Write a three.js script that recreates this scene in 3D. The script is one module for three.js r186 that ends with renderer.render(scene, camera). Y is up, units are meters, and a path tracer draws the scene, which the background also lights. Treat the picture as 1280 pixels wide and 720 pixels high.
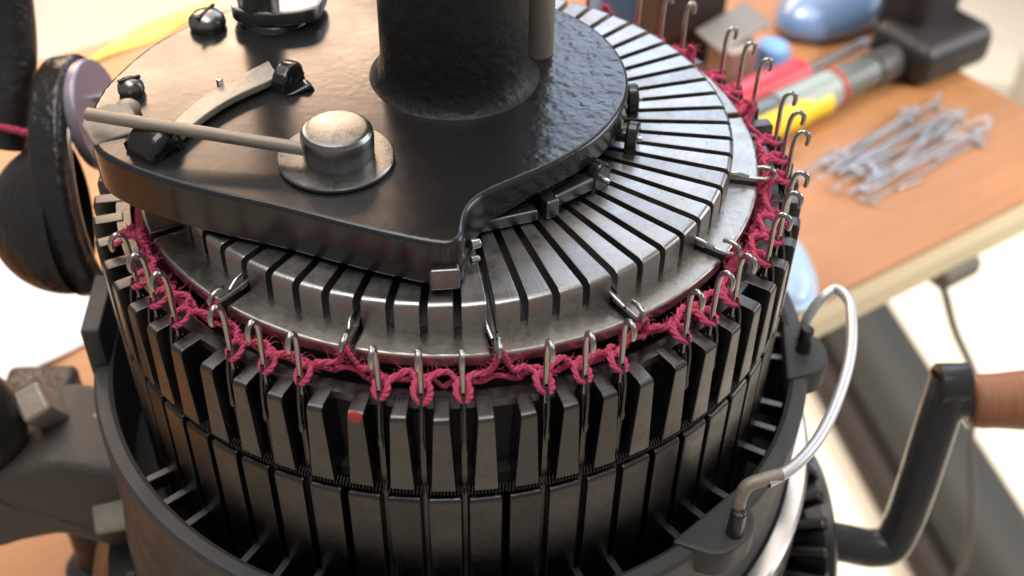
import * as THREE from 'three';
import { mergeGeometries } from 'three/addons/utils/BufferGeometryUtils.js';
import { RoundedBoxGeometry } from 'three/addons/geometries/RoundedBoxGeometry.js';
import { RectAreaLightUniformsLib } from 'three/addons/lights/RectAreaLightUniformsLib.js';

// ---------------------------------------------------------------- camera, light, exposure
RectAreaLightUniformsLib.init();
const MM = 0.001, BASE = 0.9;                       // machine drawings are in millimetres; its cylinder rim stands 0.9 m above the floor
const W = (x, y, z) => new THREE.Vector3(x * MM, BASE + y * MM, z * MM);
const scene = new THREE.Scene();
const camera = new THREE.PerspectiveCamera(27.191, 1280 / 720, 0.02, 30);
{
  const pit = 0.72081, yaw = 0.06492, roll = 0.02043;
  camera.position.copy(W(0, 120.178, 169.465));
  const fw = new THREE.Vector3(Math.sin(yaw) * Math.cos(pit), -Math.sin(pit), -Math.cos(yaw) * Math.cos(pit));
  const r = new THREE.Vector3().crossVectors(fw, new THREE.Vector3(0, 1, 0)).normalize();
  const u = new THREE.Vector3().crossVectors(r, fw);
  camera.up.copy(u.clone().multiplyScalar(Math.cos(roll)).addScaledVector(r, -Math.sin(roll)));
  camera.lookAt(camera.position.clone().add(fw));
  camera.focus = 0.178; camera.userData.fStop = 20;
  camera.updateMatrixWorld(true);
}
scene.background = new THREE.Color().setRGB(0.235, 0.232, 0.232);
const renderer = new THREE.WebGLRenderer({ antialias: true });
renderer.setSize(1280, 720);
renderer.toneMapping = THREE.LinearToneMapping;
renderer.toneMappingExposure = 1.0;
renderer.shadowMap.enabled = true;
function panel(name, color, intensity, w, h, pos, target) {
  const l = new THREE.RectAreaLight(color, intensity, w, h);
  l.name = name; l.position.set(...pos); l.lookAt(...target); scene.add(l);
  return l;
}
panel('warm_window_lamp', new THREE.Color().setRGB(1, 0.68, 0.46), 14.0, 1.1, 0.44, [-0.6, 1.72, -1.6], [0, 0.92, 0]);
panel('cool_window_lamp', new THREE.Color().setRGB(0.68, 0.84, 1.1), 3.4, 0.95, 0.65, [0.58, 1.84, -1.6], [0, 0.92, 0]);
panel('added_ceiling_panel', new THREE.Color().setRGB(1, 0.93, 0.86), 1.5, 2.2, 0.8, [0, 2.5, -1.05], [0, 0.92, 0]);  // added panel, gives the flat steel a dim warm ceiling to reflect
panel('overhead_fill', new THREE.Color().setRGB(1, 0.96, 0.92), 4.5, 1.5, 0.9, [-0.1, 2.6, 0.1], [0, 0.9, 0]);  // added fill panel that brightens the yarn and upward faces
panel('right_window_lamp', new THREE.Color().setRGB(0.95, 0.97, 1), 3.5, 1.2, 1.0, [1.9, 1.5, -0.5], [0.3, 0.7, -0.2]);
function beam(name, color, intensity, pos, target, angle) {   // daylight that falls through a window onto the board and the floor
  const l = new THREE.SpotLight(color, intensity, 0, angle, 0.55, 2);
  l.name = name; l.position.set(...pos); l.target.position.set(...target); l.castShadow = true; l.shadow.radius = 6; l.shadow.mapSize.set(2048, 2048);
  scene.add(l, l.target); return l;
}
beam('right_daylight', new THREE.Color().setRGB(1, 0.965, 0.92), 30, [1.9, 2.2, 0.7], [0.55, 0.2, -0.75], 0.40);
beam('left_daylight', new THREE.Color().setRGB(1, 0.96, 0.92), 20, [-0.6, 2.6, -0.3], [-0.38, 0.6, -0.95], 0.50);

// ---------------------------------------------------------------- helpers
let seed = 7;
const rnd = () => { seed = (seed * 1664525 + 1013904223) >>> 0; return seed / 4294967296; };
const rr = (a, b) => a + (b - a) * rnd();
const names = new Map();
function numbered(n) { const k = names.get(n) || 0; names.set(n, k + 1); return k ? `${n}_${String(k).padStart(3, '0')}` : n; }
function thing(name, label, category, [x, y, z] = [0, 0, 0], turn = 0, group) {
  const o = new THREE.Group(); o.name = numbered(name); scene.add(o);
  o.position.copy(W(x, y, z)); o.rotation.y = turn;
  o.userData = { label, category }; if (group) o.userData.group = group;
  return o;
}
function geo(gs) {
  gs = (Array.isArray(gs) ? gs : [gs]).map((g) => {
    g = g.index ? g.toNonIndexed() : g.clone();
    for (const k of Object.keys(g.attributes)) if (!['position', 'normal', 'uv'].includes(k)) g.deleteAttribute(k);
    if (!g.attributes.uv) g.setAttribute('uv', new THREE.BufferAttribute(new Float32Array(g.attributes.position.count * 2), 2));
    return g;
  });
  const g = gs.length > 1 ? mergeGeometries(gs) : gs[0];
  return g.scale(MM, MM, MM);
}
function part(name, gs, mat, parent) {               // geometries in mm in the parent's frame
  const m = new THREE.Mesh(geo(gs), mat); m.name = name; m.castShadow = m.receiveShadow = true; parent.add(m); return m;
}
function piece(name, g, mat, parent) {               // g is already in metres and shared
  const m = new THREE.Mesh(g, mat); m.name = name; m.castShadow = m.receiveShadow = true; parent.add(m); return m;
}
function structure(name, gs, mat) { const m = part(name, gs, mat, scene); m.position.set(0, BASE, 0); m.userData.kind = 'structure'; return m; }
function toCreasedNormals(g, angle) {                // normals weighted by face area, so that flats stay flat and only bevels bend
  g = g.index ? g.toNonIndexed() : g;
  const p = g.attributes.position, n = p.count, f = new Float64Array(n), u = new Float64Array(n), cosA = Math.cos(angle), at = new Map();
  const A = new THREE.Vector3(), B = new THREE.Vector3(), C = new THREE.Vector3(), keys = new Array(n);
  for (let i = 0; i < n; i += 3) {
    A.fromBufferAttribute(p, i); B.fromBufferAttribute(p, i + 1).sub(A); C.fromBufferAttribute(p, i + 2).sub(A); B.cross(C);
    f[i] = B.x; f[i + 1] = B.y; f[i + 2] = B.z; const l = B.length() || 1; u[i] = B.x / l; u[i + 1] = B.y / l; u[i + 2] = B.z / l;
    for (let k = 0; k < 3; k++) { const q = keys[i + k] = `${Math.round(p.getX(i + k) * 2000)},${Math.round(p.getY(i + k) * 2000)},${Math.round(p.getZ(i + k) * 2000)}`; at.has(q) ? at.get(q).push(i) : at.set(q, [i]); }
  }
  const o = new Float32Array(n * 3);
  for (let v = 0; v < n; v++) {
    const i = v - v % 3; let x = 0, y = 0, z = 0;
    for (const j of at.get(keys[v])) if (u[i] * u[j] + u[i + 1] * u[j + 1] + u[i + 2] * u[j + 2] > cosA) { x += f[j]; y += f[j + 1]; z += f[j + 2]; }
    const l = Math.hypot(x, y, z) || 1; o[v * 3] = x / l; o[v * 3 + 1] = y / l; o[v * 3 + 2] = z / l;
  }
  g.setAttribute('normal', new THREE.BufferAttribute(o, 3)); return g;
}
const V3 = (a) => new THREE.Vector3(...a);
function scaleUV(g, a, b) { const t = g.attributes.uv; for (let i = 0; i < t.count; i++) t.setXY(i, t.getX(i) * a, t.getY(i) * b); return g; }   // 0..1 to millimetres
function tube(pts, r, seg = 0, rad = 10, closed = false) {
  const c = new THREE.CatmullRomCurve3(pts.map(V3), closed, 'centripetal');
  return scaleUV(new THREE.TubeGeometry(c, seg || pts.length * 8, r, rad, closed), c.getLength(), 6.28 * r);
}
function rod(a, b, r1, r2 = r1, rad = 20) {          // capped cylinder from a to b
  const A = V3(a), B = V3(b), d = B.clone().sub(A), L = d.length();
  const e = Math.min(0.35, r1 * 0.25, L * 0.2);
  const g = new THREE.LatheGeometry([[0, 0], [r1 - e, 0], [r1, e], [r2, L - e], [r2 - e, L], [0, L]].map((p) => new THREE.Vector2(...p)), rad);
  const h = toCreasedNormals(scaleUV(g, 6.28 * r1, L), 0.9);
  h.applyQuaternion(new THREE.Quaternion().setFromUnitVectors(new THREE.Vector3(0, 1, 0), d.normalize()));
  return h.translate(...a);
}
function lathe(pts, seg = 128, crease = 0.6) {
  let L = 0, R = 0; const at = pts.map(([x, y], i) => { R = Math.max(R, x); if (i) L += Math.hypot(x - pts[i - 1][0], y - pts[i - 1][1]); return L; });
  const g = new THREE.LatheGeometry(pts.map((p) => new THREE.Vector2(...p)), seg), t = g.attributes.uv;
  for (let i = 0; i < t.count; i++) t.setXY(i, t.getX(i) * 6.28 * R, at[Math.round(t.getY(i) * (pts.length - 1))]);
  return toCreasedNormals(g, crease);
}
function box(w, h, d, r, [x, y, z], rot) {
  const g = scaleUV(new RoundedBoxGeometry(w, h, d, 3, r), Math.max(w, d), Math.max(h, d));
  if (rot) g.applyMatrix4(new THREE.Matrix4().makeRotationFromEuler(new THREE.Euler(...rot)));
  return g.translate(x, y, z);
}
function rounded(pts) {                              // [x, y, radius] polygon with rounded corners
  const s = new THREE.Shape(), n = pts.length;
  for (let i = 0; i < n; i++) {
    const [x, y, r = 0] = pts[i], [px, py] = pts[(i + n - 1) % n], [nx, ny] = pts[(i + 1) % n];
    const a = Math.hypot(px - x, py - y), b = Math.hypot(nx - x, ny - y), q = Math.min(r, a / 2, b / 2);
    const x0 = x + (px - x) / a * q, y0 = y + (py - y) / a * q, x1 = x + (nx - x) / b * q, y1 = y + (ny - y) / b * q;
    i ? s.lineTo(x0, y0) : s.moveTo(x0, y0);
    if (q) s.quadraticCurveTo(x, y, x1, y1);
  }
  s.closePath(); return s;
}
function slab(shape, t, bevel, curve = 8, seg = 2) { // extruded along z, centred, total thickness t
  const g = new THREE.ExtrudeGeometry(shape, { depth: t - 2 * bevel, bevelEnabled: bevel > 0, bevelSize: bevel, bevelThickness: bevel, bevelOffset: -bevel, bevelSegments: seg, curveSegments: curve });
  return g.translate(0, 0, -(t - 2 * bevel) / 2);
}
function profile(pts, width, bevel) { return toCreasedNormals(slab(rounded(pts), width, bevel, 4, 2).rotateY(-Math.PI / 2), 0.7); }   // (radius, height) profile, width across
function ellipse(a, b, cx = 0, cy = 0) { const s = new THREE.Shape(); s.absellipse(cx, cy, a, b, 0, Math.PI * 2); return s; }

// ---------------------------------------------------------------- procedural textures and materials
function lattice(n, s) { const a = new Float32Array(n * n); let q = s; for (let i = 0; i < a.length; i++) { q = (q * 1664525 + 1013904223) >>> 0; a[i] = q / 4294967296; } return a; }
function tileNoise(octaves, s) {                     // octaves: [cellsX, cellsY, weight]; tileable in 0..1
  const L = octaves.map(([cx, cy, w], i) => [cx, cy, w, lattice(Math.max(cx, cy), s + i * 977), Math.max(cx, cy)]);
  return (u, v) => {
    let t = 0;
    for (const [cx, cy, w, a, n] of L) {
      const x = u * cx, y = v * cy, i = Math.floor(x), j = Math.floor(y), f = x - i, g = y - j;
      const sx = f * f * (3 - 2 * f), sy = g * g * (3 - 2 * g), at = (p, q) => a[((q % cy) + cy) % cy * n + ((p % cx) + cx) % cx];
      t += w * ((at(i, j) * (1 - sx) + at(i + 1, j) * sx) * (1 - sy) + (at(i, j + 1) * (1 - sx) + at(i + 1, j + 1) * sx) * sy);
    }
    return t;
  };
}
function tex(size, fn, srgb, repeat) {
  const d = new Uint8Array(size * size * 4);
  for (let j = 0; j < size; j++) for (let i = 0; i < size; i++) {
    const c = fn(i / size, j / size), o = (j * size + i) * 4;
    for (let k = 0; k < 3; k++) d[o + k] = Math.max(0, Math.min(255, Math.round(255 * (Array.isArray(c) ? c[k] : c))));
    d[o + 3] = 255;
  }
  const t = new THREE.DataTexture(d, size, size);
  t.wrapS = t.wrapT = THREE.RepeatWrapping; t.magFilter = THREE.LinearFilter; t.minFilter = THREE.LinearMipmapLinearFilter; t.generateMipmaps = true;
  if (srgb) t.colorSpace = THREE.SRGBColorSpace;
  t.repeat.set(repeat[0], repeat[1]); t.needsUpdate = true; return t;
}
const lin = (c) => c <= 0.0031308 ? c * 12.92 : 1.055 * Math.pow(c, 1 / 2.4) - 0.055;   // linear to sRGB for colour maps
const castN = tileNoise([[24, 24, 0.5], [48, 48, 0.32], [100, 100, 0.18]], 11);
const fineN = tileNoise([[40, 40, 0.4], [90, 90, 0.35], [200, 200, 0.25]], 23);
const brushN = tileNoise([[4, 160, 0.5], [8, 250, 0.5]], 31);
const patchN = tileNoise([[5, 5, 0.5], [11, 11, 0.3], [33, 33, 0.2]], 43);
// uv of extrusions and lathes below are in mm unless noted, so repeat = 1 / (mm per tile)
const castBump = tex(512, (u, v) => castN(u, v), false, [1 / 45, 1 / 45]);
const fineBump = tex(512, (u, v) => fineN(u, v), false, [1 / 20, 1 / 20]);
const roughCast = tex(512, (u, v) => 0.45 + 0.55 * patchN(u, v), false, [1 / 60, 1 / 60]);
const scratchN = tileNoise([[3, 90, 0.5], [2, 200, 0.5]], 61), spotN = tileNoise([[70, 70, 1]], 67);
const steelCol = tex(512, (u, v) => { const p = patchN(u, v), f = fineN(u, v), k = 0.84 + 0.24 * (p - 0.5) + 0.16 * (f - 0.5) + 0.2 * Math.max(0, scratchN(v, u) - 0.68) * 3 - 0.5 * Math.max(0, spotN(u, v) - 0.86) * 5; return [lin(k), lin(k * 0.985), lin(k * 0.96)]; }, true, [1 / 37, 1 / 37]);
const steelRough = tex(512, (u, v) => 0.62 + 0.4 * (patchN(v, u) - 0.5) + 0.2 * (fineN(u, v) - 0.5), false, [1 / 29, 1 / 29]);
const brushBump = tex(512, (u, v) => brushN(u, v), false, [1 / 30, 1 / 30]);
// the casting is smooth at its left and orange-peeled on the disc to the right; this map covers the plate once
const plateN = tileNoise([[64, 64, 0.4], [128, 128, 0.4], [256, 256, 0.2]], 51);
const plateBump = tex(1024, (u, v) => { const m = Math.min(1, Math.max(0, (u - 0.34) / 0.4)); return 0.5 + (plateN(u, v) - 0.5) * (0.05 + 0.95 * m * m); }, false, [1 / 128, 1 / 128]);
plateBump.offset.set(0.5, 0.5);
const yarnCol = tex(256, (u, v) => { const k = 0.7 + 0.6 * (fineN(u, v) - 0.25); return [lin(Math.min(1, k)), lin(Math.min(1, k * 0.95)), lin(Math.min(1, k))]; }, true, [14, 1]);
const yarnBump = tex(256, (u, v) => fineN(u, v), false, [14, 1]);
const std = (c, roughness, metalness, extra = {}) => { const m = new THREE.MeshPhysicalMaterial({ roughness, metalness, ...extra }); m.color.setRGB(...c); return m; };
const M = {
  blackPaint: std([0.012, 0.0115, 0.012], 0.3, 0, { ior: 1.75, bumpMap: castBump, bumpScale: 0.00005, roughnessMap: roughCast }),
  platePaint: std([0.016, 0.0155, 0.016], 0.32, 0, { ior: 1.7, bumpMap: plateBump, bumpScale: 0.0002, roughnessMap: roughCast }),
  mastPaint: std([0.011, 0.0105, 0.01], 0.5, 0, { bumpMap: castBump, bumpScale: 0.00028 }),
  blackCast: std([0.03, 0.028, 0.026], 0.5, 0, { bumpMap: castBump, bumpScale: 0.0003, roughnessMap: roughCast }),
  gunmetal: std([0.16, 0.16, 0.162], 0.56, 1, { map: steelCol, roughnessMap: steelRough, bumpMap: fineBump, bumpScale: 0.00002 }),
  darkSteel: std([0.125, 0.124, 0.124], 0.58, 1, { map: steelCol, roughnessMap: steelRough, bumpMap: fineBump, bumpScale: 0.00002 }),
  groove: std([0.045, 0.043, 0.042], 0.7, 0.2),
  dialSteel: std([0.54, 0.535, 0.53], 0.56, 1, { map: steelCol, roughnessMap: steelRough, bumpMap: brushBump, bumpScale: 0.000012 }),
  ringSteel: std([0.52, 0.5, 0.46], 0.52, 1, { map: steelCol, roughnessMap: steelRough, bumpMap: fineBump, bumpScale: 0.00001 }),
  needle: std([0.5, 0.485, 0.47], 0.22, 1),
  spring: std([0.08, 0.078, 0.076], 0.5, 1),
  armCast: std([0.085, 0.072, 0.06], 0.5, 0, { bumpMap: fineBump, bumpScale: 0.00012 }),
  pitted: std([0.026, 0.024, 0.022], 0.27, 0, { bumpMap: castBump, bumpScale: 0.0003 }),
  shank: std([0.17, 0.165, 0.165], 0.4, 1, { map: steelCol }),
  bright: std([0.75, 0.73, 0.7], 0.3, 1, { roughnessMap: steelRough }),
  nickel: std([0.36, 0.365, 0.365], 0.5, 1, { map: steelCol, roughnessMap: steelRough, bumpMap: fineBump, bumpScale: 0.000008 }),
  paleSteel: std([0.6, 0.55, 0.49], 0.5, 0.4, { map: steelCol, bumpMap: castBump, bumpScale: 0.00012 }),
  oldSteel: std([0.47, 0.41, 0.345], 0.55, 0.45, { map: steelCol, bumpMap: castBump, bumpScale: 0.0001 }),
  purple: std([0.46, 0.40, 0.48], 0.4, 0.6, { bumpMap: fineBump, bumpScale: 0.00004 }),
  shell: std([0.06, 0.06, 0.06], 0.85, 0.1, { bumpMap: castBump, bumpScale: 0.0001, roughnessMap: roughCast }),
  yarn: std([0.86, 0.125, 0.24], 0.95, 0, { map: yarnCol, sheen: 0.6, sheenRoughness: 0.6, sheenColor: new THREE.Color(0.8, 0.2, 0.35), bumpMap: yarnBump, bumpScale: 0.00004 }),
  redPaint: std([0.62, 0.07, 0.06], 0.6, 0),
  wire: std([0.8, 0.8, 0.8], 0.4, 0.6),
};

// ---------------------------------------------------------------- the setting: floor, table board
const E1 = [0.862, -0.508], E2 = [0.508, 0.862], TY = -150;     // the board's own directions in plan; its top in mm
const at = (a, b, y = TY) => [E1[0] * a + E2[0] * b, y, E1[1] * a + E2[1] * b];
const YAW = Math.atan2(-E1[1], E1[0]);
{
  const floorN = tileNoise([[6, 6, 0.5], [30, 30, 0.3], [120, 120, 0.2]], 71);
  const floorTex = tex(512, (u, v) => { const k = 0.9 + 0.16 * (floorN(u, v) - 0.5); return [lin(0.86 * k), lin(0.77 * k), lin(0.62 * k)]; }, true, [1, 1]);
  const fg = new THREE.PlaneGeometry(16000, 16000).rotateX(-Math.PI / 2).translate(0, -900, 0);
  for (let i = 0, a = fg.attributes.uv; i < a.count; i++) a.setXY(i, a.getX(i) * 12, a.getY(i) * 12);
  structure('floor', fg, std([1, 1, 1], 0.5, 0, { map: floorTex }));
  const grain = tileNoise([[3, 40, 0.35], [6, 110, 0.35], [40, 300, 0.3]], 81), blotch = tileNoise([[4, 4, 0.6], [9, 9, 0.4]], 83), smudge = tileNoise([[14, 22, 0.6], [30, 44, 0.4]], 87);
  const woodTex = tex(1024, (u, v) => { const k = 0.84 + 0.3 * (grain(u, v) - 0.5) + 0.22 * (blotch(u, v) - 0.2); const sm = 1 - 0.45 * Math.max(0, blotch(v + 0.3, u) - 0.62) * 2 - 0.5 * Math.max(0, smudge(u, v) - 0.8) * 3; return [lin(0.48 * k * sm), lin(0.215 * k * sm), lin(0.085 * k * sm)]; }, true, [1, 1]);
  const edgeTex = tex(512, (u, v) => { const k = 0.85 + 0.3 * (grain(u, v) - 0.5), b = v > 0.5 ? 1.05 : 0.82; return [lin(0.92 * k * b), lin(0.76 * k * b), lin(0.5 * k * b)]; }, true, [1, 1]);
  const table = thing('wooden_table', 'orange brown wooden board table with pale plywood edge under the loose needles', 'table', [0, 0, 0]);
  const len = 900, dep = 298, cx = 333 - len / 2, cz = -46 - dep / 2;
  const place = (g) => { g.rotateY(YAW); const p = at(cx, cz, 0); return g.translate(p[0], 0, p[2]); };
  const top = new RoundedBoxGeometry(len, 3, dep, 2, 0.9).translate(0, TY - 1.5, 0);
  for (let i = 0, a = top.attributes.uv, p = top.attributes.position; i < a.count; i++) a.setXY(i, p.getX(i) / 300, p.getZ(i) / 300);
  part('table_top', place(top), std([1, 1, 1], 0.42, 0, { map: woodTex }), table);
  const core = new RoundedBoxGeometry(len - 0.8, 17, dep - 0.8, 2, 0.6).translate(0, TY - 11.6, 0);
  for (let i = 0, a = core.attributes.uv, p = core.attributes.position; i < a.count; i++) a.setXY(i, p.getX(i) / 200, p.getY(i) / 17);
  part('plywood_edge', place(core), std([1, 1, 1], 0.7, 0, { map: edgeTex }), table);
  for (const [lx, lz] of [[cx - len / 2 + 50, -300], [cx - len / 2 + 50, -90]]) {
    const p = at(lx, lz, 0);
    part('leg', box(45, 729, 45, 3, [p[0], -900 + 364.5, p[2]], [0, YAW, 0]), std([0.5, 0.36, 0.2], 0.6, 0), table);
  }
}

// ---------------------------------------------------------------- the knitting machine
const STEP = 0.10008, PC = -0.23359, PD = -0.34177, N = 63;
const sc = N * STEP / (2 * Math.PI);                 // 63 slots close the circle to within a hair
const P2 = (r, a, y) => [r * Math.sin(a), y, r * Math.cos(a)];
const machine = thing('knitting_machine', 'black and steel circular sock knitting machine with slotted cylinder and toothed dial', 'knitting machine', [0, 0, 0]);
const ringPts = (r0, r1, y0, y1, b = 0.4) => [[r0, y0], [r1 - b, y0], [r1, y0 + b], [r1, y1 - b], [r1 - b, y1], [r0 + b, y1], [r0, y1 - b], [r0, y0]];
{
  // needle cylinder: core wall, 63 slotted teeth, 63 lower lands and the coil spring
  const cyl = part('needle_cylinder', [lathe([[54, -1.6], [56.2, -1.6], [56.2, -0.2], [54, -0.2], [54, -1.6]], 190, 0.2)], M.gunmetal, machine);
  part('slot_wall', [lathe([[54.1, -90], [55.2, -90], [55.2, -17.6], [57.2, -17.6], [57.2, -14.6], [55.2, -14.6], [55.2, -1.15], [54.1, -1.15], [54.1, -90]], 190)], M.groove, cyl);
  part('added_dark_disc', lathe([[0, -44], [54.2, -44], [54.2, -42], [0, -42]], 96), M.groove, cyl);  // added disc across the open cylinder, keeps its inside dark
  const tooth = profile([[55.1, -15.0, 0], [60, -15.0, 0.3], [60, 0, 0.9], [55.1, 0, 0.3]], 3.5, 0.2);
  for (let i = 0, p = tooth.attributes.position; i < p.count; i++) { const y = p.getY(i), k = Math.min(1.0, 0.63 + 0.029 * -y); p.setX(i, p.getX(i) * k); }
  tooth.scale(MM, MM, MM);
  const vary = (m0, ks) => ks.map((k, i) => { const m = m0.clone(); m.color.multiplyScalar(k); for (const q of ['map', 'roughnessMap']) { m[q] = m0[q].clone(); m[q].offset.set(i * 0.37, i * 0.61); m[q].needsUpdate = true; } return m; });
  const tones = vary(M.gunmetal, [0.85, 0.93, 1, 1.06, 1.14]);
  let dotTooth;
  for (let k = 0; k < N; k++) {
    const t = piece('tooth', tooth, tones[Math.floor(rnd() * 5)], cyl); t.rotation.y = PC + (k - 15) * STEP + (k === 15 ? 0 : rr(-0.003, 0.003)); t.position.y = rr(-0.16, 0.1) * MM;
    t.name = 'tooth'; if (k === 15) dotTooth = t;
  }
  dotTooth.userData.label = 'tooth with a red paint dot on its outer corner';
  const land = profile([[55, -90, 0], [59.85, -90, 0], [59.85, -17.3, 0.9], [55, -17.3, 0]], 4.9, 0.35).scale(MM, MM, MM);
  const dtones = vary(M.darkSteel, [0.85, 0.95, 1.05, 1.15]);
  for (let k = 0; k < N; k++) { const t = piece('cylinder_land', land, dtones[Math.floor(rnd() * 4)], cyl); t.rotation.y = PC + (k - 15) * STEP; }
  const turns = 620;
  class Coil extends THREE.Curve { getPoint(t, o = new THREE.Vector3()) { const a = (t - 0.5) * 5.2, b = t * turns * Math.PI * 2; return o.set(...P2(58.75 + 0.8 * Math.cos(b), a, -15.95 + 0.8 * Math.sin(b))); } }
  part('coil_spring', new THREE.TubeGeometry(new Coil(), turns * 7, 0.15, 4), M.spring, cyl);
  // red dot: a thin dab of paint over the tooth's upper outer corner
  const dot = new THREE.SphereGeometry(1, 20, 12).scale(1.15, 1.2, 0.4).translate(0, -0.75, 59.75).rotateY(PC);
  part('paint_dot', dot, M.redPaint, cyl);

  // dial: core, 63 lands, segmented flat ring
  const dial = part('dial', [lathe([[0, 3], [46.2, 3], [46.2, 4.6], [44.5, 5.6], [26, 7.2], [0, 7.2]], 128)], M.groove, machine);
  const dl = profile([[22, 4, 0], [47.4, 3.6, 0], [47.4, 9.5, 1.2], [22, 9.5, 0]], 3.7, 0.13);
  for (let i = 0, p = dl.attributes.position; i < p.count; i++) { const z = p.getZ(i); p.setX(i, p.getX(i) * (z * STEP - 1.18) / 3.65); }
  dl.computeVertexNormals();
  const dlm = toCreasedNormals(dl, 0.7).scale(MM, MM, MM);
  const ltones = vary(M.dialSteel, [0.86, 0.94, 1, 1.06]);
  for (let k = 0; k < N; k++) { const t = piece('dial_land', dlm, ltones[Math.floor(rnd() * 4)], dial); t.rotation.y = PD + (k - 15) * STEP; }
  const stepN = 4 * STEP, gap = 0.014;
  for (let j = 0; j < 16; j++) {
    const a0 = PD + 0.5 * STEP + (j - 4) * stepN + gap, a1 = Math.min(a0 + stepN - 2 * gap, a0 - gap + (j === 15 ? 2 * Math.PI - 15 * stepN : 9) - gap);
    const s = new THREE.Shape(); const n = 14;
    for (let i = 0; i <= n; i++) { const a = a0 + (a1 - a0) * i / n; const x = 52.1 * Math.sin(a), z = 52.1 * Math.cos(a); i ? s.lineTo(x, -z) : s.moveTo(x, -z); }
    for (let i = n; i >= 0; i--) { const a = a0 + (a1 - a0) * i / n; s.lineTo(45.5 * Math.sin(a), -45.5 * Math.cos(a)); }
    s.closePath();
    const g = toCreasedNormals(slab(s, 2.2, 0.45, 4, 3).rotateX(-Math.PI / 2).translate(0, 3.4, 0), 0.5);
    part('ring_segment', g, M.ringSteel, dial);
  }
  part('ring_rim', lathe(ringPts(44, 51.4, 1.6, 3.2, 0.3), 160), M.darkSteel, dial);
}
const D2R = Math.PI / 180;
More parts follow.
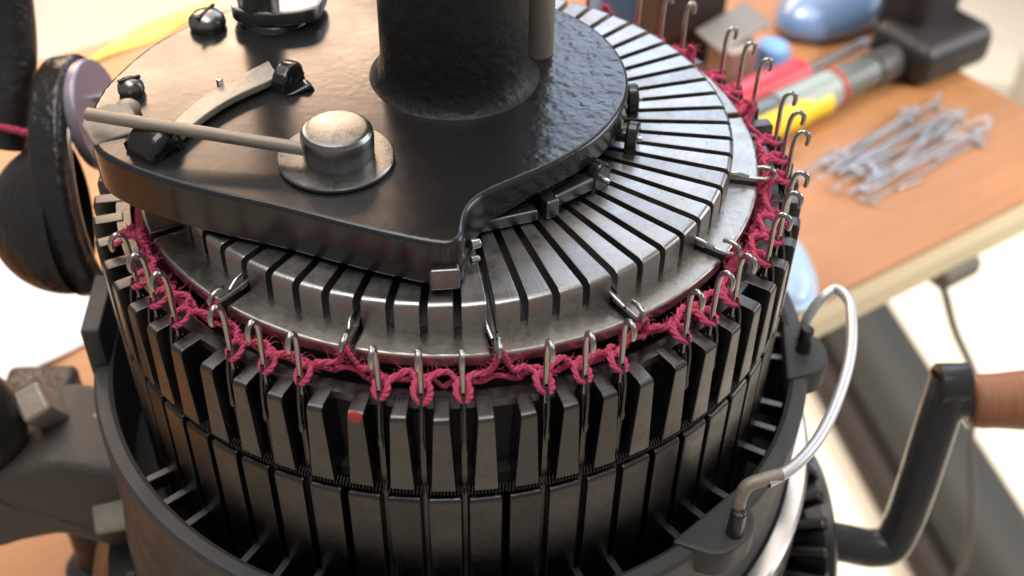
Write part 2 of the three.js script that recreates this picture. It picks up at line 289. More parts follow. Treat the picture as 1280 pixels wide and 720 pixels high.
{
  // cam plate: black casting, a disc that widens to a lobe over the dial's front left
  const outline = [[29.3, 179], [29.3, 165], [29.3, 150], [29.3, 135], [29.3, 120], [29.3, 105], [29.3, 90], [29.3, 75], [29.3, 60], [29.4, 48], [29.6, 36], [30.2, 26], [31.2, 17], [32.4, 11], [33.6, 7.2], [35.8, 4.2], [39, 2.6], [41.6, 2.2], [43.1, 1.3], [43.9, -0.9], [43.8, -3.6],
    [42.7, -11], [41.9, -22], [42.9, -36], [46, -46.7], [49.6, -55], [53.1, -62], [55.8, -67.5], [56.7, -72], [56.6, -78], [55.4, -85.6], [53.5, -92.5], [50.9, -102], [47.6, -112], [44.3, -121], [42, -132], [38, -146], [33, -160], [30, -171]];
  const curve = new THREE.CatmullRomCurve3(outline.map(([r, a]) => new THREE.Vector3(r * Math.sin(a * D2R), 0, r * Math.cos(a * D2R))), true, 'centripetal');
  const pts = curve.getPoints(260); pts.pop();
  const s = new THREE.Shape(pts.map((p) => new THREE.Vector2(p.x, -p.z)));
  const g = slab(s, 8, 0.8, 4, 4).rotateX(-Math.PI / 2).translate(0, 14, 0);
  const p = g.attributes.position;
  for (let i = 0; i < p.count; i++) {
    const x = p.getX(i), y = p.getY(i), z = p.getZ(i), a = Math.atan2(x, z) / D2R;
    let lift = 0;                                    // the plain disc is thinner than the lobe
    if (a > 3 || a < -150) { const q = a > 3 ? Math.min(1, (a - 3) / 12) : 1; lift = 3.4 * q * q * (3 - 2 * q); }
    if (y < 14) p.setY(i, y + lift);
  }
  g.computeVertexNormals();
  const pg = toCreasedNormals(g, 0.75);
  { const q = pg.attributes.position, n = pg.attributes.normal; for (let i = 0; i < q.count; i += 3) if (Math.min(q.getY(i), q.getY(i + 1), q.getY(i + 2)) > 17.99) for (let k = 0; k < 3; k++) n.setXYZ(i + k, 0, 1, 0); }
  const plate = part('cam_plate', pg, M.platePaint, machine);
  // raised fillet and mast
  part('mast', [lathe([[0, 17.5], [14.0, 17.5], [13.9, 18.0], [13.2, 18.4], [12.5, 19.4], [12.0, 21.2], [11.9, 24], [11.9, 150], [0, 150]], 64, 0.5).translate(0.9, 0, 0)], M.mastPaint, machine);
  part('cam_tip', box(4.2, 3.6, 3.0, 0.4, [-1.3, 12.1, 43.4], [0, 0.06, 0]), M.nickel, plate);
  // upright rod behind the mast
  part('guide_rod', rod([14.9, 17.6, -6.6], [14.9, 120, -6.6], 2.7), M.oldSteel, machine);
  // tension cap on its washer with the long thin lever
  const washer = part('washer', lathe([[3, 18.1], [8.4, 18.1], [8.6, 18.3], [8.6, 18.7], [8.4, 18.9], [3, 18.9]], 64).translate(-16.9, 0, 24), M.nickel, machine);
  const cap = part('tension_cap', [lathe([[0, 18.2], [5.0, 18.2], [5.2, 18.6], [5.35, 20], [5.4, 22.0], [5.25, 22.8], [4.8, 23.35], [4.2, 23.55], [0, 23.6]], 64, 0.35).translate(-16.5, 0, 23.6)], M.nickel, machine);
  part('lever_rod', [rod([-20.6, 20.9, 25.4], [-53.6, 22.6, 17.6], 1.0, 1.0)], M.oldSteel, cap);
  // flat pointer bar, wider at its far end
  {
    const q = [[-42.6, 18.2, 0.6], [-40.0, 19.4, 0.6], [-37.4, 14.2, 3], [-33.6, 9.0, 3], [-29.0, 5.0, 1], [-27.2, 3.0, 0.5], [-29.2, -1.8, 0.5], [-31.2, 0.4, 0.8], [-35.2, 4.6, 3], [-39.4, 10.4, 4]];
    const bar = slab(rounded(q.map(([x, z, r]) => [x, -z, r])), 1.3, 0.3, 4, 2).rotateX(-Math.PI / 2).translate(0, 19.2, 0);
    part('pointer_bar', toCreasedNormals(bar, 0.6), M.paleSteel, machine);
    part('stop_lug', [toCreasedNormals(slab(rounded([[-4, 0, 0.5], [4, 0, 0.5], [3.4, 3.4, 1.6], [0.4, 4.6, 1.6], [-3.2, 3.2, 1.4]]), 3.4, 0.9, 8, 4), 0.9).scale(0.85, 0.85, 0.85).rotateY(1.15).translate(-25.9, 17.8, 2.2), toCreasedNormals(slab(rounded([[-3, 0, 0.4], [3, 0, 0.4], [2, 1.8, 1]]), 3, 0.6, 8, 3), 0.9).scale(0.9, 0.8, 0.9).rotateY(0.4).translate(-24.2, 17.8, 4.4)], M.blackPaint, plate);
    part('pin', rod([-36.0, 18, 5.4], [-36.0, 20.8, 5.4], 0.55), M.bright, plate);
  }
  // screw heads
  const screwHead = (r, h) => lathe([[0, 0], [r * 0.92, 0], [r, h * 0.25], [r * 0.95, h * 0.6], [r * 0.7, h * 0.88], [r * 0.3, h], [0, h]], 32, 0.7);
  for (const [x, z, r, h, turn] of [[-50.2, 4.6, 2.1, 2.6, 0.5], [-41.2, -16.4, 3.2, 2.9, 1.2]]) {
    const sH = part('screw', [screwHead(r, h).translate(x, 18, z)], M.nickel, plate);
    part('screw_slot', box(r * 1.7, 0.5, 0.5, 0.05, [x, 18 + h - 0.1, z], [0, turn, 0]), M.groove, sH);
  }
  part('lock_screw', [screwHead(2.0, 2.2).translate(-49.6, 18, 10.6)], M.oldSteel, plate);
  // bent steel clip and black boss at the lobe's left corner
  {
    const clip = slab(rounded([[0, 0, 0.8], [6.6, 1.0, 1], [7.2, 5.2, 1.6], [3.2, 7.2, 2], [-1.2, 4.4, 1.2]]), 1.5, 0.35, 6, 2);
    clip.rotateX(-Math.PI / 2 + 0.5).rotateY(0.35).translate(-53.2, 17.2, 18.8);
    part('bent_clip', [toCreasedNormals(clip, 0.6), tube([[-50.2, 18.3, 14.6], [-49.6, 19.6, 14.0], [-48.2, 19.8, 14.3], [-47.4, 18.3, 15.0]], 0.55, 20, 8)], M.oldSteel, plate);
    part('boss', [toCreasedNormals(slab(rounded([[-3.6, 0, 0.6], [3.6, 0, 0.6], [3.2, 3.4, 2], [0, 4.6, 2.4], [-3, 3, 2]]), 6.6, 1.6, 10, 5), 0.9).rotateY(0.9).translate(-43.9, 17.5, 20.0)], M.blackPaint, plate);
  }
  // flanged steel post at the back left
  {
    const fl = slab(rounded([[-7, -4.5, 2.5], [0.5, -6.8, 3], [8.2, -5, 3], [9.5, 4, 3], [2, 7.5, 3], [-6.5, 5, 3]]), 2.6, 0.5, 6, 2).rotateX(-Math.PI / 2).translate(-30.2, 20.3, -20.4);
    const post = part('steel_post', [rod([-32.4, 18.0, -18.2], [-32.4, 60, -18.2], 3.6, 3.6, 32)], M.nickel, machine);
    part('post_flange', [toCreasedNormals(fl, 0.6)], M.nickel, post);
    part('flange_foot', lathe([[0, 17.8], [6.4, 17.8], [6.0, 18.6], [5.0, 19.2], [0, 19.2]], 32).translate(-30.2, 0, -20), M.blackPaint, post);
    part('flange_hole', rod([-25.6, 20.3, -21.8], [-25.6, 21.66, -21.8], 1.0, 1.0, 20), M.groove, post);
  }
  // rounded black cam followers that stand on the dial along the disc's edge
  const fol = slab(rounded([[-2.3, 0, 0.2], [2.3, 0, 0.2], [2.4, 3.4, 2.2], [0, 5.4, 2.4], [-2.4, 3.4, 2.2]]), 2.0, 0.4, 8, 2);
  for (const [x, z] of [[22.0, 19.6], [28.6, 9.4], [29.8, -1.6]]) {
    const a = Math.atan2(x, z);
    const f = part('cam_follower', [fol.clone().rotateY(a).translate(x * 1.03, 9.4, z * 1.03), rod([x * 0.8, 11.6, z * 0.8], [x, 11.6, z], 0.9)], M.blackPaint, plate);
    part('rivet', [rod(P2(31.2, a, 11.4), P2(32.6, a, 11.4), 0.5, 0.4, 12)], M.bright, f);
  }
  part('cam_spring_clip', [box(2.2, 3.2, 5.0, 0.4, [14.0, 11.2, 26.0], [0, 0.5, 0]), box(8.0, 2.2, 2.4, 0.4, [18.2, 11.4, 23.4], [0, 0.62, 0]), box(9, 2.0, 2.2, 0.3, [8.2, 10.8, 29.3], [0, 0.3, 0])], M.nickel, plate);
  part('cam_stud', [rod([2.4, 12.5, 37.6], [4.0, 12.5, 37.2], 0.9, 0.7, 14), rod([2.4, 10.8, 39], [3.8, 10.8, 38.6], 0.7, 0.5, 14)], M.bright, plate);
}
{
  // cam shell: outer wall with flat rim, lugs and posts
  const shell = part('cam_shell', [lathe([[64.2, -95], [69.0, -95], [69.0, -72], [67.6, -62], [67.6, -38.0], [67.0, -37.2], [65.0, -37], [64.2, -37.6], [64.2, -95]], 190)], M.shell, machine);
  part('shell_floor', lathe([[55, -62], [64.6, -62], [64.6, -60], [55, -60]], 128), M.groove, shell);
  for (const [a, w] of [[80 * D2R, 9.5], [39.8 * D2R, 11]]) {
    const s = rounded([[-w / 2 - 3, -2, 1], [w / 2 + 3, -2, 1], [w / 2, 4.5, 3], [w / 4, 6, 2], [-w / 4, 6, 2], [-w / 2, 4.5, 3]]);
    const g = slab(s, 6, 0.6, 6, 2).rotateX(Math.PI / 2).translate(0, -39.5, 65.2).rotateY(a);
    part('lug', toCreasedNormals(g, 0.6), M.shell, shell);
  }
  const stop = slab(rounded([[-8, -3, 1], [8, -3, 1], [8, 9, 1], [-8, 9, 1]]), 3.4, 0.5).translate(0, -37, 66).rotateY(-88 * D2R);
  part('wall_end', toCreasedNormals(stop, 0.6), M.shell, shell);
  // thick bail wire from lug to lug
  part('bail_wire', tube([P2(66.5, 83 * D2R, -36), P2(67.2, 84 * D2R, -32), [69.2, -28.4, 5.6], [71.8, -27.0, 4.8], [73.2, -26.6, 8.4], [72.4, -26.6, 13.2], [70.1, -27, 21.5], [65.7, -27, 31.2], [59.1, -27, 41.8], [53.6, -27, 47.5], [49, -27.4, 50]], 1.02, 160, 14), M.wire, shell);
  part('wire_end', [tube([[51.5, -27, 48.8], [48, -27, 49.8], [45.8, -27.6, 50.4], [44.9, -29.6, 51.0], [44.6, -33, 52], [44.6, -38, 52.6]], 1.12, 60, 12)], M.oldSteel, shell);
  for (const q of [[80.5 * D2R, 66.6], [40.2 * D2R, 69.0]]) part('post', rod(P2(q[1], q[0], -37), P2(q[1], q[0], -31), 1.45, 1.3), M.blackCast, shell);
  // polished collar and toothed driving ring below it
  part('collar', toCreasedNormals(new THREE.LatheGeometry([[67.8, -80], [71.8, -80], [71.8, -60.6], [71.2, -60], [68.4, -60], [67.8, -60.6], [67.8, -80]].map((q) => new THREE.Vector2(...q)), 100, 0.3, 2.2), 0.6), M.bright, machine);
  part('bed', [lathe([[56, -112], [80, -112], [81, -111], [81, -100], [76, -92], [71, -90], [56, -90]], 128)], M.blackCast, machine);
}
{
  // bevel pinion, its crank arm and wooden grip at the right
  const crank = part('crank_arm', [
    rod([76, -100, 7], [83, -100.5, 7.5], 10, 8, 32),
    tube([[80, -100, 7.4], [88, -101.2, 8.6], [94, -102.4, 9.2], [97.8, -101.6, 9.0], [99.8, -96.5, 7.6], [101.2, -88, 5.6], [103.2, -74, 1.4], [105.2, -59.5, -2.8]], 4.4, 140, 24),
    rod([102, -60.8, -2.2], [108.6, -60.8, -2.2], 4.5, 4.4, 28)], std([0.035, 0.035, 0.036], 0.3, 0, { bumpMap: castBump, bumpScale: 0.0001, roughnessMap: roughCast }), machine);
  const pinion = part('bevel_pinion', [new THREE.LatheGeometry([[0, 0], [17.5, 0], [21.5, 5.0], [21.5, 7], [20, 8], [0, 8]].map((q) => new THREE.Vector2(...q)), 96).rotateZ(-Math.PI / 2).translate(71.5, -100, 7)].map((g) => toCreasedNormals(g, 0.5)), M.darkSteel, machine);
  const tg = toCreasedNormals(slab(rounded([[-1.5, 0, 0.2], [1.5, 0, 0.2], [1.0, 3.4, 0.7], [-1.0, 3.4, 0.7]]), 9, 0.4, 4, 1).rotateY(Math.PI / 2), 0.6);   // tooth: long along x, standing up along y
  tg.scale(MM, MM, MM);
  for (let k = 0; k < 24; k++) {
    const t = piece('gear_tooth', tg, M.darkSteel, pinion), a = k / 24 * Math.PI * 2;
    t.rotation.order = 'XYZ'; t.rotation.set(a, 0, 0.55); t.position.set(73.6 * MM, (-100 + 19.0 * Math.cos(a)) * MM, (7 + 19.0 * Math.sin(a)) * MM);
  }
  const grip = part('wooden_grip', [lathe([[0, 0], [3.8, 0], [5.4, 0.8], [5.9, 3], [5.9, 6], [6.6, 14], [7.0, 24], [5.8, 36], [3.7, 40], [0, 41]], 48, 0.9).rotateZ(-Math.PI / 2).translate(109.5, -65.5, -1.2)], std([0.36, 0.15, 0.07], 0.5, 0, { map: tex(256, (u, v) => { const k = 0.7 + 0.45 * brushN(u, v); return [lin(k), lin(k), lin(k)]; }, true, [1 / 40, 1 / 40]) }), machine);
  part('ferrule', rod([104.5, -64.5, -1.4], [110.2, -65.5, -1.2], 4.2, 4.0), M.blackCast, grip);
  // frame arm that reaches over the board at the left, with its clamp
  const arm = part('frame_arm', [
    toCreasedNormals(slab(rounded([[-100, -4, 2], [-82, 2, 2], [-66, -2, 2], [-58, -14, 3], [-60, -34, 4], [-70, -30, 3], [-84, -22, 2], [-100, -26, 2]]), 24, 3, 6, 3), 0.6).translate(0, -66, -2)], M.armCast, machine);
  part('worn_face', box(12, 2.4, 25, 1.0, [-71.2, -73.2, 4.5], [0.7, 0.15, 0.22]), M.oldSteel, arm);
  part('clamp_block', box(6, 12, 7, 1.0, [-84.5, -60.5, -2], [0.5, 0.5, 0.1]), M.oldSteel, arm);
  part('clamp_knob', [new THREE.SphereGeometry(1, 28, 20).scale(10, 13, 9).translate(-97, -60, 2), rod([-97, -70, 6], [-86, -71.5, 7], 1.6, 1.2)], M.blackCast, arm);
  part('clamp_screw', [rod([-96, -92, -26], [-96, -150, -26], 5, 5), lathe([[0, -150], [9, -150], [9, -147], [4, -144], [0, -144]], 32).translate(-96, 0.05, -26), box(16, 16, 34, 2, [-96, -86, -16])], M.blackCast, arm);
}
{
  // yarn carrier: black oval dish standing at the left of the cylinder, open towards it
  const dir = new THREE.Vector3(0.09, -0.72, 0.66).normalize(), nx = new THREE.Vector3(0.93, 0.14, 0.10), side = new THREE.Vector3();
  nx.addScaledVector(dir, -nx.dot(dir)).normalize(); side.crossVectors(nx, dir).normalize();
  const basis = new THREE.Matrix4().makeBasis(side, dir.clone().negate(), nx).setPosition(-76.5, -26.5, -35.5);  // local: x across, y up the oval, z towards the cylinder
  const put = (g) => g.applyMatrix4(basis);
  const oval = (a, b, cy = 0) => { const s = new THREE.Shape(); s.absellipse(0, cy, a, b, 0, Math.PI * 2); return s; };
  const rim = new THREE.Shape(); rim.absellipse(0, 0, 15, 25, Math.PI * 0.42, Math.PI * 1.56, false); rim.absellipse(2.5, 0, 11.5, 21.5, Math.PI * 1.56, Math.PI * 0.42, true); rim.closePath();
  const dish = new THREE.SphereGeometry(1, 48, 32, 0, Math.PI * 2, 0, Math.PI / 2).rotateX(-Math.PI / 2).scale(10.5, 16, 17).translate(-4, -8.5, -1.5); scaleUV(dish, 70, 40);
  const carrier = part('yarn_carrier', [put(toCreasedNormals(slab(rim, 7, 1.4, 48, 4), 0.9)), put(dish)], M.pitted, machine);
  part('rim_highlight', [put(tube(Array.from({ length: 15 }, (_, i) => { const a = Math.PI * (0.44 + 1.1 * i / 14); return [12.4 * Math.cos(a) + 1.6, 22.3 * Math.sin(a), 3.2]; }), 0.7, 120, 10))], M.bright, carrier);  // bright tube drawn along the rim as its highlight
  const pl = oval(11.5, 11.5, 10); pl.holes.push(new THREE.Path().absellipse(1.5, 9, 3.4, 2.2, 0, Math.PI * 2));
  const face = part('carrier_plate', [put(toCreasedNormals(slab(pl, 2.4, 0.6, 40, 3), 0.7).translate(0, 2, 4.5))], M.purple, carrier);
  part('ledge', [put(box(8, 1.2, 4, 0.5, [1, 15, 6])), put(box(8, 1.4, 4, 0.5, [1.5, 4.5, 6]))], M.bright, face);
  part('carrier_arm', [tube([[-92, -22, -40], [-90, -14, -44], [-88.5, -4, -50], [-88, 12, -56], [-88, 40, -60]], 4.7, 60, 20)], M.blackCast, carrier);
}

// ---------------------------------------------------------------- latch needles in the cylinder and the dial
function latchNeedle(name, label, group, a, cyl, wob = 0) {
  const t = thing(name, label, 'latch needle', [0, 0, 0], a, group);
  if (cyl) {
    const R = 57.2;
    part('shank', [profile([[R - 0.7, -44, 0], [R + 1.2, -44, 0], [R + 1.2, -4, 0.5], [R + 0.5, -1, 0], [R - 0.5, -1, 0]], 0.9, 0.15)], M.shank, t);
    part('hook', [tube([[0, -2, R], [wob * 0.3, 5, R], [wob, 9.4, R + 0.05], [wob * 1.1, 10.9, R + 0.45], [wob * 1.2, 11.45, R + 1.25], [wob * 1.2, 11.0, R + 2.05], [wob * 1.2, 10.0, R + 2.3], [wob * 1.2, 9.2, R + 2.2]], 0.42, 60, 10), new THREE.SphereGeometry(0.42, 10, 8).translate(wob * 1.2, 9.2, R + 2.2)], M.needle, t);
    part('latch', [tube([[0, 2.6, R + 0.4], [0.1, 0, R + 1.2], [0, -4, R + 1.5], [0, -6.5, R + 1.5]], 0.3, 24, 8), new THREE.SphereGeometry(1, 14, 10).scale(0.45, 1.3, 0.3).translate(0, -6.4, R + 1.6)], M.shank, t);
    part('butt', box(1.4, 3.2, 5.0, 0.3, [0, -41.2, 61.4]), M.shank, t);
  } else {
    part('shank', [profile([[24, 5.4, 0], [49, 4.9, 0], [49, 5.8, 0], [24, 7.4, 0]], 0.8, 0.12)], M.needle, t);
    part('hook', [tube([[0, 5.3, 48], [0, 5.4, 52.2], [0, 5.6, 53.6], [0.1, 6.4, 54.4], [0.2, 7.3, 54.0], [0.25, 7.6, 52.8], [0.25, 7.4, 51.6]], 0.42, 50, 10)], M.needle, t);
    part('latch', [tube([[-0.3, 5.8, 50.4], [-0.7, 6.4, 48.6], [-0.8, 6.6, 46.6]], 0.3, 16, 8)], M.bright, t);
  }
  return t;
}
const ORD = ['first', 'second', 'third', 'fourth', 'fifth', 'sixth', 'seventh', 'eighth', 'ninth', 'tenth', 'eleventh', 'twelfth', 'thirteenth', 'fourteenth', 'fifteenth', 'sixteenth', 'seventeenth', 'eighteenth', 'nineteenth', 'twentieth', 'last but one', 'last'];
const cylSlots = [];
for (let k = -9; k <= 29; k++) if (((k + 1) % 4 + 4) % 4 !== 0 || false) cylSlots.push(k);
{
  let right = 0; const leftOnes = cylSlots.filter((k) => k < 0).sort((p, q) => q - p);
  for (const k of cylSlots) {
    if (k === -9 || k > 28) continue;
    const a = PC + (k + 0.5) * STEP;
    const label = k < 0 ? `upright latch needle in cylinder, ${ORD[leftOnes.indexOf(k)]} to the left of the red dotted tooth` : `upright latch needle in cylinder, ${ORD[right++]} to the right of the red dotted tooth`;
    latchNeedle('latch_needle', label, 'latch needles standing in the cylinder slots', a, true, rr(-0.25, 0.25));
  }
}
const dialGrooves = [-3.5, 0.5, 4.5, 8.5, 12.5, 16.5];
dialGrooves.forEach((k, i) => latchNeedle('dial_needle', `flat latch needle lying in the dial groove, ${ORD[i]} from the left along the front edge`, 'latch needles lying in the dial', PD + k * STEP, false));

// ---------------------------------------------------------------- pink yarn looped round the needles
{
  const y = thing('knit_yarn', 'pink red fuzzy yarn looped round the needles between dial and cylinder', 'yarn', [0, 0, 0]);
  const pts = [], pts2 = [], loops = [];
  const push = (l, r, a, h, j = 0.25) => l.push(P2(r + rr(-j, j), a, h + rr(-j, j)));
  for (let k = -10; k <= 30; k++) {
    const a = PC + (k + 0.5) * STEP, empty = ((k + 1) % 4 + 4) % 4 === 0;
    if (empty) { push(pts, 53.4, a - 0.036, 2.6); push(pts, 53.5, a - 0.02, 3.6, 0.1); push(pts, 54.0, a - 0.011, 5.4, 0.1); push(pts, 53.7, a, 6.3, 0.1); push(pts, 54.0, a + 0.011, 5.4, 0.1); push(pts, 53.5, a + 0.02, 3.6, 0.1); push(pts, 53.4, a + 0.036, 2.6); }
    else { push(pts, 53.5, a - 0.034, 2.7, 0.35); push(pts, 54.7, a - 0.014, 2.4, 0.3); push(pts, 55.2, a + 0.004, 2.2, 0.3); push(pts, 54.4, a + 0.02, 2.5, 0.3); loops.push(a); }
    push(pts2, 52.9, a - 0.05, 0.2, 0.5); push(pts2, 53.6, a - 0.02, 1.8, 0.5); push(pts2, 54.0, a, 2.4, 0.4); push(pts2, 53.6, a + 0.02, 1.4, 0.5);
  }
  class Ply extends THREE.Curve {                     // one ply wound round the yarn's own line
    constructor(c, len, r, ph) { super(); Object.assign(this, { c, r, ph, n: len / 2.6 }); }
    getPoint(t, o = new THREE.Vector3()) { this.c.getPoint(t, o); const a = this.ph + t * this.n * Math.PI * 2; return o.set(o.x + this.r * Math.cos(a) * 0.8, o.y + this.r * Math.sin(a), o.z + this.r * Math.cos(a) * 0.8); }
  }
  const strand = (l, r, closed = false) => {
    const c = new THREE.CatmullRomCurve3(l.map(V3), closed, 'centripetal'), len = c.getLength();
    return [0, 2.09, 4.19].map((ph) => new THREE.TubeGeometry(new Ply(c, closed ? Math.round(len / 2.6) * 2.6 : len, r * 0.5, ph), Math.ceil(len * 3.2), r * 0.56 * rr(0.9, 1.1), 6, closed));
  };
  part('strand', strand(pts, 0.53), M.yarn, y);
  part('stitch_row', strand(pts2, 0.42), M.yarn, y);
  for (const a of loops) {
    const w = rr(0.85, 1.15), q = rr(-0.3, 0.3), l = [[0, 2.4, 54.8], [0.8 * w, 2.5, 55.3], [1.05 * w, 2.0 + q, 56.5], [0.75 * w, 1.6 + q, 57.4], [0, 1.4 + q, 57.8], [-0.75 * w, 1.55, 57.4], [-1.05 * w, 2.0, 56.5], [-0.8 * w, 2.5, 55.3]];
    part('needle_loop', strand(l, rr(0.46, 0.6), true).map((g) => g.rotateY(a)), M.yarn, y);
  }
  part('fabric', [lathe([[53.3, -30], [53.9, -24], [53.95, -6], [53.7, -2.4], [53.2, -1.8], [52.4, -2.8]], 160)], M.yarn, y);
  const fuzz = [], curve = new THREE.CatmullRomCurve3(pts.map(V3), false, 'centripetal');
  for (let i = 0; i < 3000; i++) {
    const c = curve.getPoint(rnd()), d = new THREE.Vector3(rr(-1, 1), rr(-0.6, 1), rr(-1, 1)).normalize();
    const b = c.clone().addScaledVector(d, rr(0.6, 1.3) + (i % 6 === 0 ? 0.7 : 0)), e = new THREE.Vector3(rr(-1, 1), rr(-1, 1), rr(-1, 1)).multiplyScalar(0.5);
    fuzz.push(new THREE.TubeGeometry(new THREE.QuadraticBezierCurve3(c, b, b.clone().add(e)), 4, 0.04, 3));
  }
  part('fuzz', fuzz, M.yarn, y).userData.kind = 'stuff';
  part('feed_strand', strand([[-100, -13, -40], [-94, -15, -38.4], [-88, -16, -37], [-82, -17, -36]], 0.9), M.yarn, y);
}

// ---------------------------------------------------------------- things on and round the board
const onTable = (x, z, h) => [x, TY + h, z];
{
  // loose latch needles in a heap
  const nm = std([0.5, 0.51, 0.53], 0.42, 0.9);
  const sh = [profile([[-36, -0.6, 0], [24, -0.45, 0], [24, 0.45, 0], [-36, 0.6, 0]], 1.0, 0.15), box(1.1, 4.2, 2.2, 0.3, [0, 1.6, -29]), tube([[0, 0, 23], [0, 0, 35], [0, 0.4, 37], [0, 1.7, 37.6], [0, 2.2, 36], [0, 1.8, 34.6]], 0.42, 30, 8)];
  const shankG = geo(sh.slice(0, 2)), hookG = geo(sh[2]), latchG = geo([tube([[0, 0.5, 22], [0, 2.2, 16], [0, 2.8, 12]], 0.35, 12, 6), new THREE.SphereGeometry(1, 10, 8).scale(0.6, 0.4, 1.6).translate(0, 2.9, 11.4)]);
  const main = Math.atan2(75, -55);
  for (let i = 0; i < 17; i++) {
    const u = rr(-11, 10), v = (i - 8) * 1.75 + rr(-1.2, 1.2), flip = rnd() < 0.45 ? Math.PI : 0;
    const x = 178 + 0.8 * u + 0.59 * v, z = -213 - 0.59 * u + 0.8 * v;
    const t = thing('loose_needle', 'loose steel latch needle in the heap lying on the wooden board', 'latch needle', onTable(x, z, 0.8 + (i % 4) * 1.3), main + rr(-0.15, 0.15) + flip, 'loose latch needles heaped on the board');
    t.rotation.order = 'YXZ'; t.rotation.z = rr(-1, 1) > 0 ? 1.5 : -1.5;
    piece('shank', shankG, nm, t); piece('hook', hookG, nm, t); piece('latch', latchG, nm, t);
  }
}
function driver(label, a, b, c, r, colH, shaftR, colS, extra) {   // handle from a to b, blade on to c (plan points), lying on the board
  const t = thing('screwdriver', label, 'screwdriver', onTable(a[0], a[1], r), Math.atan2(b[0] - a[0], b[1] - a[1]));
  const L = Math.hypot(b[0] - a[0], b[1] - a[1]), K = Math.hypot(c[0] - a[0], c[1] - a[1]);
  const h = new THREE.LatheGeometry([[0, 0], [0.7, 0.01], [0.92, 0.05], [1, 0.14], [0.96, 0.45], [1, 0.74], [0.82, 0.86], [0.86, 0.97], [0.6, 1], [0, 1]].map(([p, q]) => new THREE.Vector2(p * r, q * L)), 36);
  const p = h.attributes.position;
  for (let i = 0; i < p.count; i++) { const th = Math.atan2(p.getX(i), p.getZ(i)), q = p.getY(i) / L, f = q > 0.1 && q < 0.8 ? 1 - 0.07 * Math.max(0, Math.cos(th * 6)) : 1; p.setX(i, p.getX(i) * f); p.setZ(i, p.getZ(i) * f); }
  h.computeVertexNormals(); h.rotateX(Math.PI / 2);
  part('handle', h, colH, t);
  part('blade', [rod([0, 0, L - 2], [0, 0, K - 6], shaftR, shaftR), box(shaftR * 2.2, shaftR * 0.9, 8, 0.2, [0, 0, K - 4])], colS, t);
  if (extra) extra(t, L, r);
  return t;
}
driver('screwdriver with a yellow plastic handle beside the loose needles', [94, -203], [155, -243], [186, -263], 7.4, std([0.85, 0.6, 0.02], 0.35, 0, { clearcoat: 0.4 }), 1.7, std([0.7, 0.66, 0.6], 0.3, 1));
driver('screwdriver with a bright red handle at the back of the board', [80, -211], [149, -261], [184, -287], 8.6, std([0.62, 0.03, 0.045], 0.35, 0, { clearcoat: 0.4 }), 2.2, std([0.25, 0.22, 0.2], 0.4, 1));
driver('thick screwdriver with grey green handle between the red and yellow ones', [92, -206], [184, -266], [210, -284], 8.0, std([0.10, 0.115, 0.10], 0.3, 0, { clearcoat: 0.6 }), 4.5, std([0.05, 0.048, 0.046], 0.5, 0.3),
  (t, L, r) => { part('handle_sleeve', [lathe([[0, 0], [r * 1.03, 0], [r * 1.06, 2], [r * 1.06, 30], [r, 32], [0, 32]], 36).rotateX(Math.PI / 2).translate(0, 0, L * 0.42)], std([0.33, 0.38, 0.34], 0.3, 0, { clearcoat: 0.5 }), t); part('red_band', [lathe([[0, 0], [r * 1.04, 0], [r * 1.04, 2.2], [0, 2.2]], 36).rotateX(Math.PI / 2).translate(0, 0, L * 0.42 + 33)], std([0.5, 0.06, 0.05], 0.4, 0), t); part('ferrule', [rod([0, 0, L - 6], [0, 0, L + 13], r * 0.98, r * 0.9, 32)], std([0.09, 0.085, 0.08], 0.35, 0.3), t); });
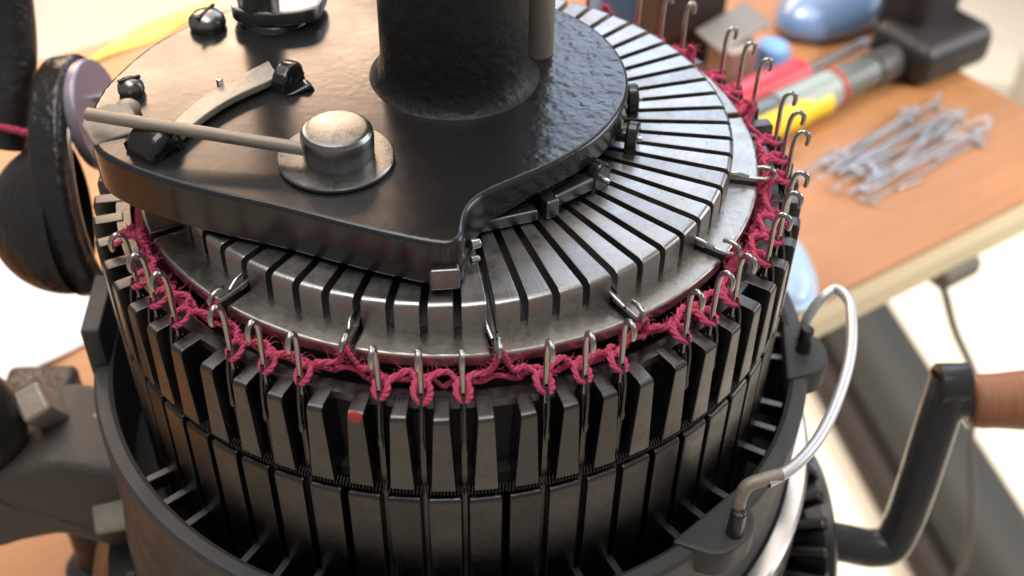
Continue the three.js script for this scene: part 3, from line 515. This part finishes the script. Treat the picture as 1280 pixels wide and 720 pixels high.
{
  const blk = std([0.022, 0.02, 0.02], 0.42, 0, { bumpMap: fineBump, bumpScale: 0.00004 });
  const c = thing('black_clamp', 'heavy black clamp like tool with a jaw reaching right at the back of the board', 'clamp', onTable(208, -290, 0), YAW);
  part('base', [box(46, 20, 34, 7, [-2, 10.02, 8])], blk, c);
  part('neck', [box(30, 40, 26, 8, [0, 26, -4])], blk, c);
  part('jaw', [box(78, 17, 30, 4, [30, 42, -6], [0, -0.1, -0.06])], blk, c);
  part('pivot_screw', [rod([22, 30, 8], [22, 30, 14], 3, 2.6)], M.bright, c);
  part('cable', [tube([[66, 42, -6], [84, 44, -4], [110, 38, 6], [150, 20, 20]], 1.3, 40, 8)], blk, c);
  const d = thing('blue_mouse', 'smooth rounded pale blue mouse beside the black clamp', 'computer mouse', onTable(178, -322, 0), YAW + 0.1);
  const sh = new THREE.SphereGeometry(1, 48, 24).scale(33, 15, 20), p = sh.attributes.position;
  for (let i = 0; i < p.count; i++) if (p.getY(i) < -3) p.setY(i, -3 + (p.getY(i) + 3) * 0.2);
  sh.computeVertexNormals(); part('shell', sh.translate(0, 5.5, 0), std([0.2, 0.32, 0.55], 0.3, 0.1, { clearcoat: 0.8, clearcoatRoughness: 0.15 }), d);
  part('foot_band', lathe([[0, 0], [0.9, 0], [0.98, 1.6], [0.9, 3], [0, 3]], 48).scale(31, 1, 19), blk, d);
  const b = thing('brown_box', 'dark brown upright box standing behind the raised needles', 'box', onTable(100, -288, 0), 0.3);
  part('body', box(32, 46, 22, 2, [0, 23, 0]), std([0.035, 0.024, 0.02], 0.5, 0), b);
  part('lid', box(33, 6, 23, 1.5, [0, 48.8, 0]), std([0.07, 0.04, 0.03], 0.5, 0), b);
  const g = thing('grey_bracket', 'grey metal bracket with a slanted top behind the red screwdriver', 'bracket', onTable(119, -266, 0), 0.5);
  part('body', box(17, 22, 15, 2, [0, 11, 0]), std([0.42, 0.37, 0.31], 0.5, 0.7), g);
  part('slanted_plate', box(28, 2.4, 16, 0.8, [2, 25, -4], [0.2, 0.1, 0.18]), std([0.3, 0.27, 0.25], 0.45, 0.8), g);
  const q = thing('blue_box', 'light blue box at the far edge beyond the dial', 'box', onTable(88, -322, 0), 0.2);
  part('body', box(46, 20, 22, 3, [0, 10, 0]), std([0.16, 0.30, 0.55], 0.6, 0), q);
  part('lid', box(47, 5, 23, 1.6, [0, 22.5, 0]), std([0.22, 0.38, 0.62], 0.6, 0), q);
  const r = thing('bottle_cap', 'small pale blue cap behind the grey bracket', 'bottle cap', onTable(139, -276, 0), 0);
  part('cap', [lathe([[0, 0], [8, 0], [8.2, 1], [7.6, 12], [6.4, 13.6], [0, 14]], 40)], std([0.2, 0.4, 0.75], 0.4, 0), r);
  part('grip_ridge', [lathe([[7.6, 2], [8.5, 2], [8.5, 4.4], [7.6, 4.4]], 40)], std([0.16, 0.33, 0.66], 0.4, 0), r);
  const o = thing('blue_oval_dish', 'pale blue oval dish on the board just right of the cylinder', 'dish', onTable(113, -146, 0), 0.1);
  const dome = new THREE.SphereGeometry(1, 40, 20, 0, Math.PI * 2, 0, Math.PI / 2).scale(12, 9, 24);
  part('bowl', dome.translate(0, 1.5, 0), std([0.42, 0.58, 0.78], 0.35, 0, { clearcoat: 0.5 }), o);
  part('rim', new THREE.TorusGeometry(1, 0.07, 10, 60).rotateX(Math.PI / 2).scale(12, 16, 24).translate(0, 1.3, 0), std([0.5, 0.64, 0.8], 0.35, 0), o);
}
{
  // white papers and the yellow green strip
  const sheet = (name, label, cat, corners, col, bend) => {
    const n = 24, g = new THREE.PlaneGeometry(1, 1, n, n), p = g.attributes.position;
    const [A, B, C, D] = corners;
    for (let i = 0; i < p.count; i++) {
      const u = p.getX(i) + 0.5, v = p.getY(i) + 0.5;
      const X = (1 - v) * ((1 - u) * A[0] + u * B[0]) + v * ((1 - u) * D[0] + u * C[0]), Z = (1 - v) * ((1 - u) * A[1] + u * B[1]) + v * ((1 - u) * D[1] + u * C[1]);
      p.setXYZ(i, X, 0.5 + bend * (0.5 + 0.5 * Math.sin(u * 5 + v * 3) * Math.cos(v * 4.2 - u)), Z);
    }
    g.computeVertexNormals();
    const back = g.clone().translate(0, -0.3, 0), t = thing(name, label, cat, [0, TY, 0]);
    part('sheet', [g, back], col, t);
    return t;
  };
  const white = std([0.82, 0.80, 0.79], 0.8, 0);
  sheet('white_paper', 'crumpled white paper lying on the board left of the machine', 'paper', [[-150, -86], [-116, -117], [-150, -215], [-235, -170]], white, 2.6);
  sheet('yellow_paper', 'yellow green strip of paper at the back edge of the board', 'paper', [[-156, -290], [-130, -311], [-106, -350], [-142, -318]], std([0.74, 0.78, 0.12], 0.7, 0), 1.0);
}
{
  // on the floor: grey pipe, cable, carton
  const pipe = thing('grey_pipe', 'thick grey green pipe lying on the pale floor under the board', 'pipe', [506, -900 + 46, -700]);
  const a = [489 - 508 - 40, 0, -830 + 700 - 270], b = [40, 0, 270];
  part('tube', [rod(a, b, 46, 46, 48)], std([0.035, 0.036, 0.031], 0.6, 0), pipe);
  part('pipe_shade_strip', [rod([a[0] - 58, -26, a[2] - 12], [b[0] - 58, -26, b[2] - 12], 20, 20, 24)], std([0.022, 0.014, 0.01], 0.7, 0), pipe);  // dark brown rod standing in for the shade along the pipe's left side
  const cable = thing('thin_cable', 'thin grey cable hanging from a plug under the board edge', 'cable', [0, 0, 0]);
  const pk = [192, TY - 24, -170];
  part('wire', tube([[187, -178, -169], [194, -190, -173], [202, -208, -171], [212, -226, -160], [226, -276, -168], [238, -330, -160], [248, -430, -170], [256, -600, -180], [270, -897, -200]], 1.5, 120, 8), std([0.1, 0.09, 0.08], 0.6, 0), cable);
  part('plug', box(22, 9, 11, 3.5, pk, [0, YAW, 0]), std([0.14, 0.12, 0.1], 0.6, 0), cable);
  const cart = thing('beige_carton', 'beige carton standing on the floor past the right end of the board', 'carton', [900, -900, -1230], -0.3);
  part('carton_body', box(150, 120, 260, 3, [0, 60, 0]), std([0.55, 0.5, 0.42], 0.8, 0), cart);
  part('flap', box(150, 3, 120, 1, [0, 122, 72]), std([0.6, 0.55, 0.46], 0.8, 0), cart);
}
renderer.render(scene, camera);
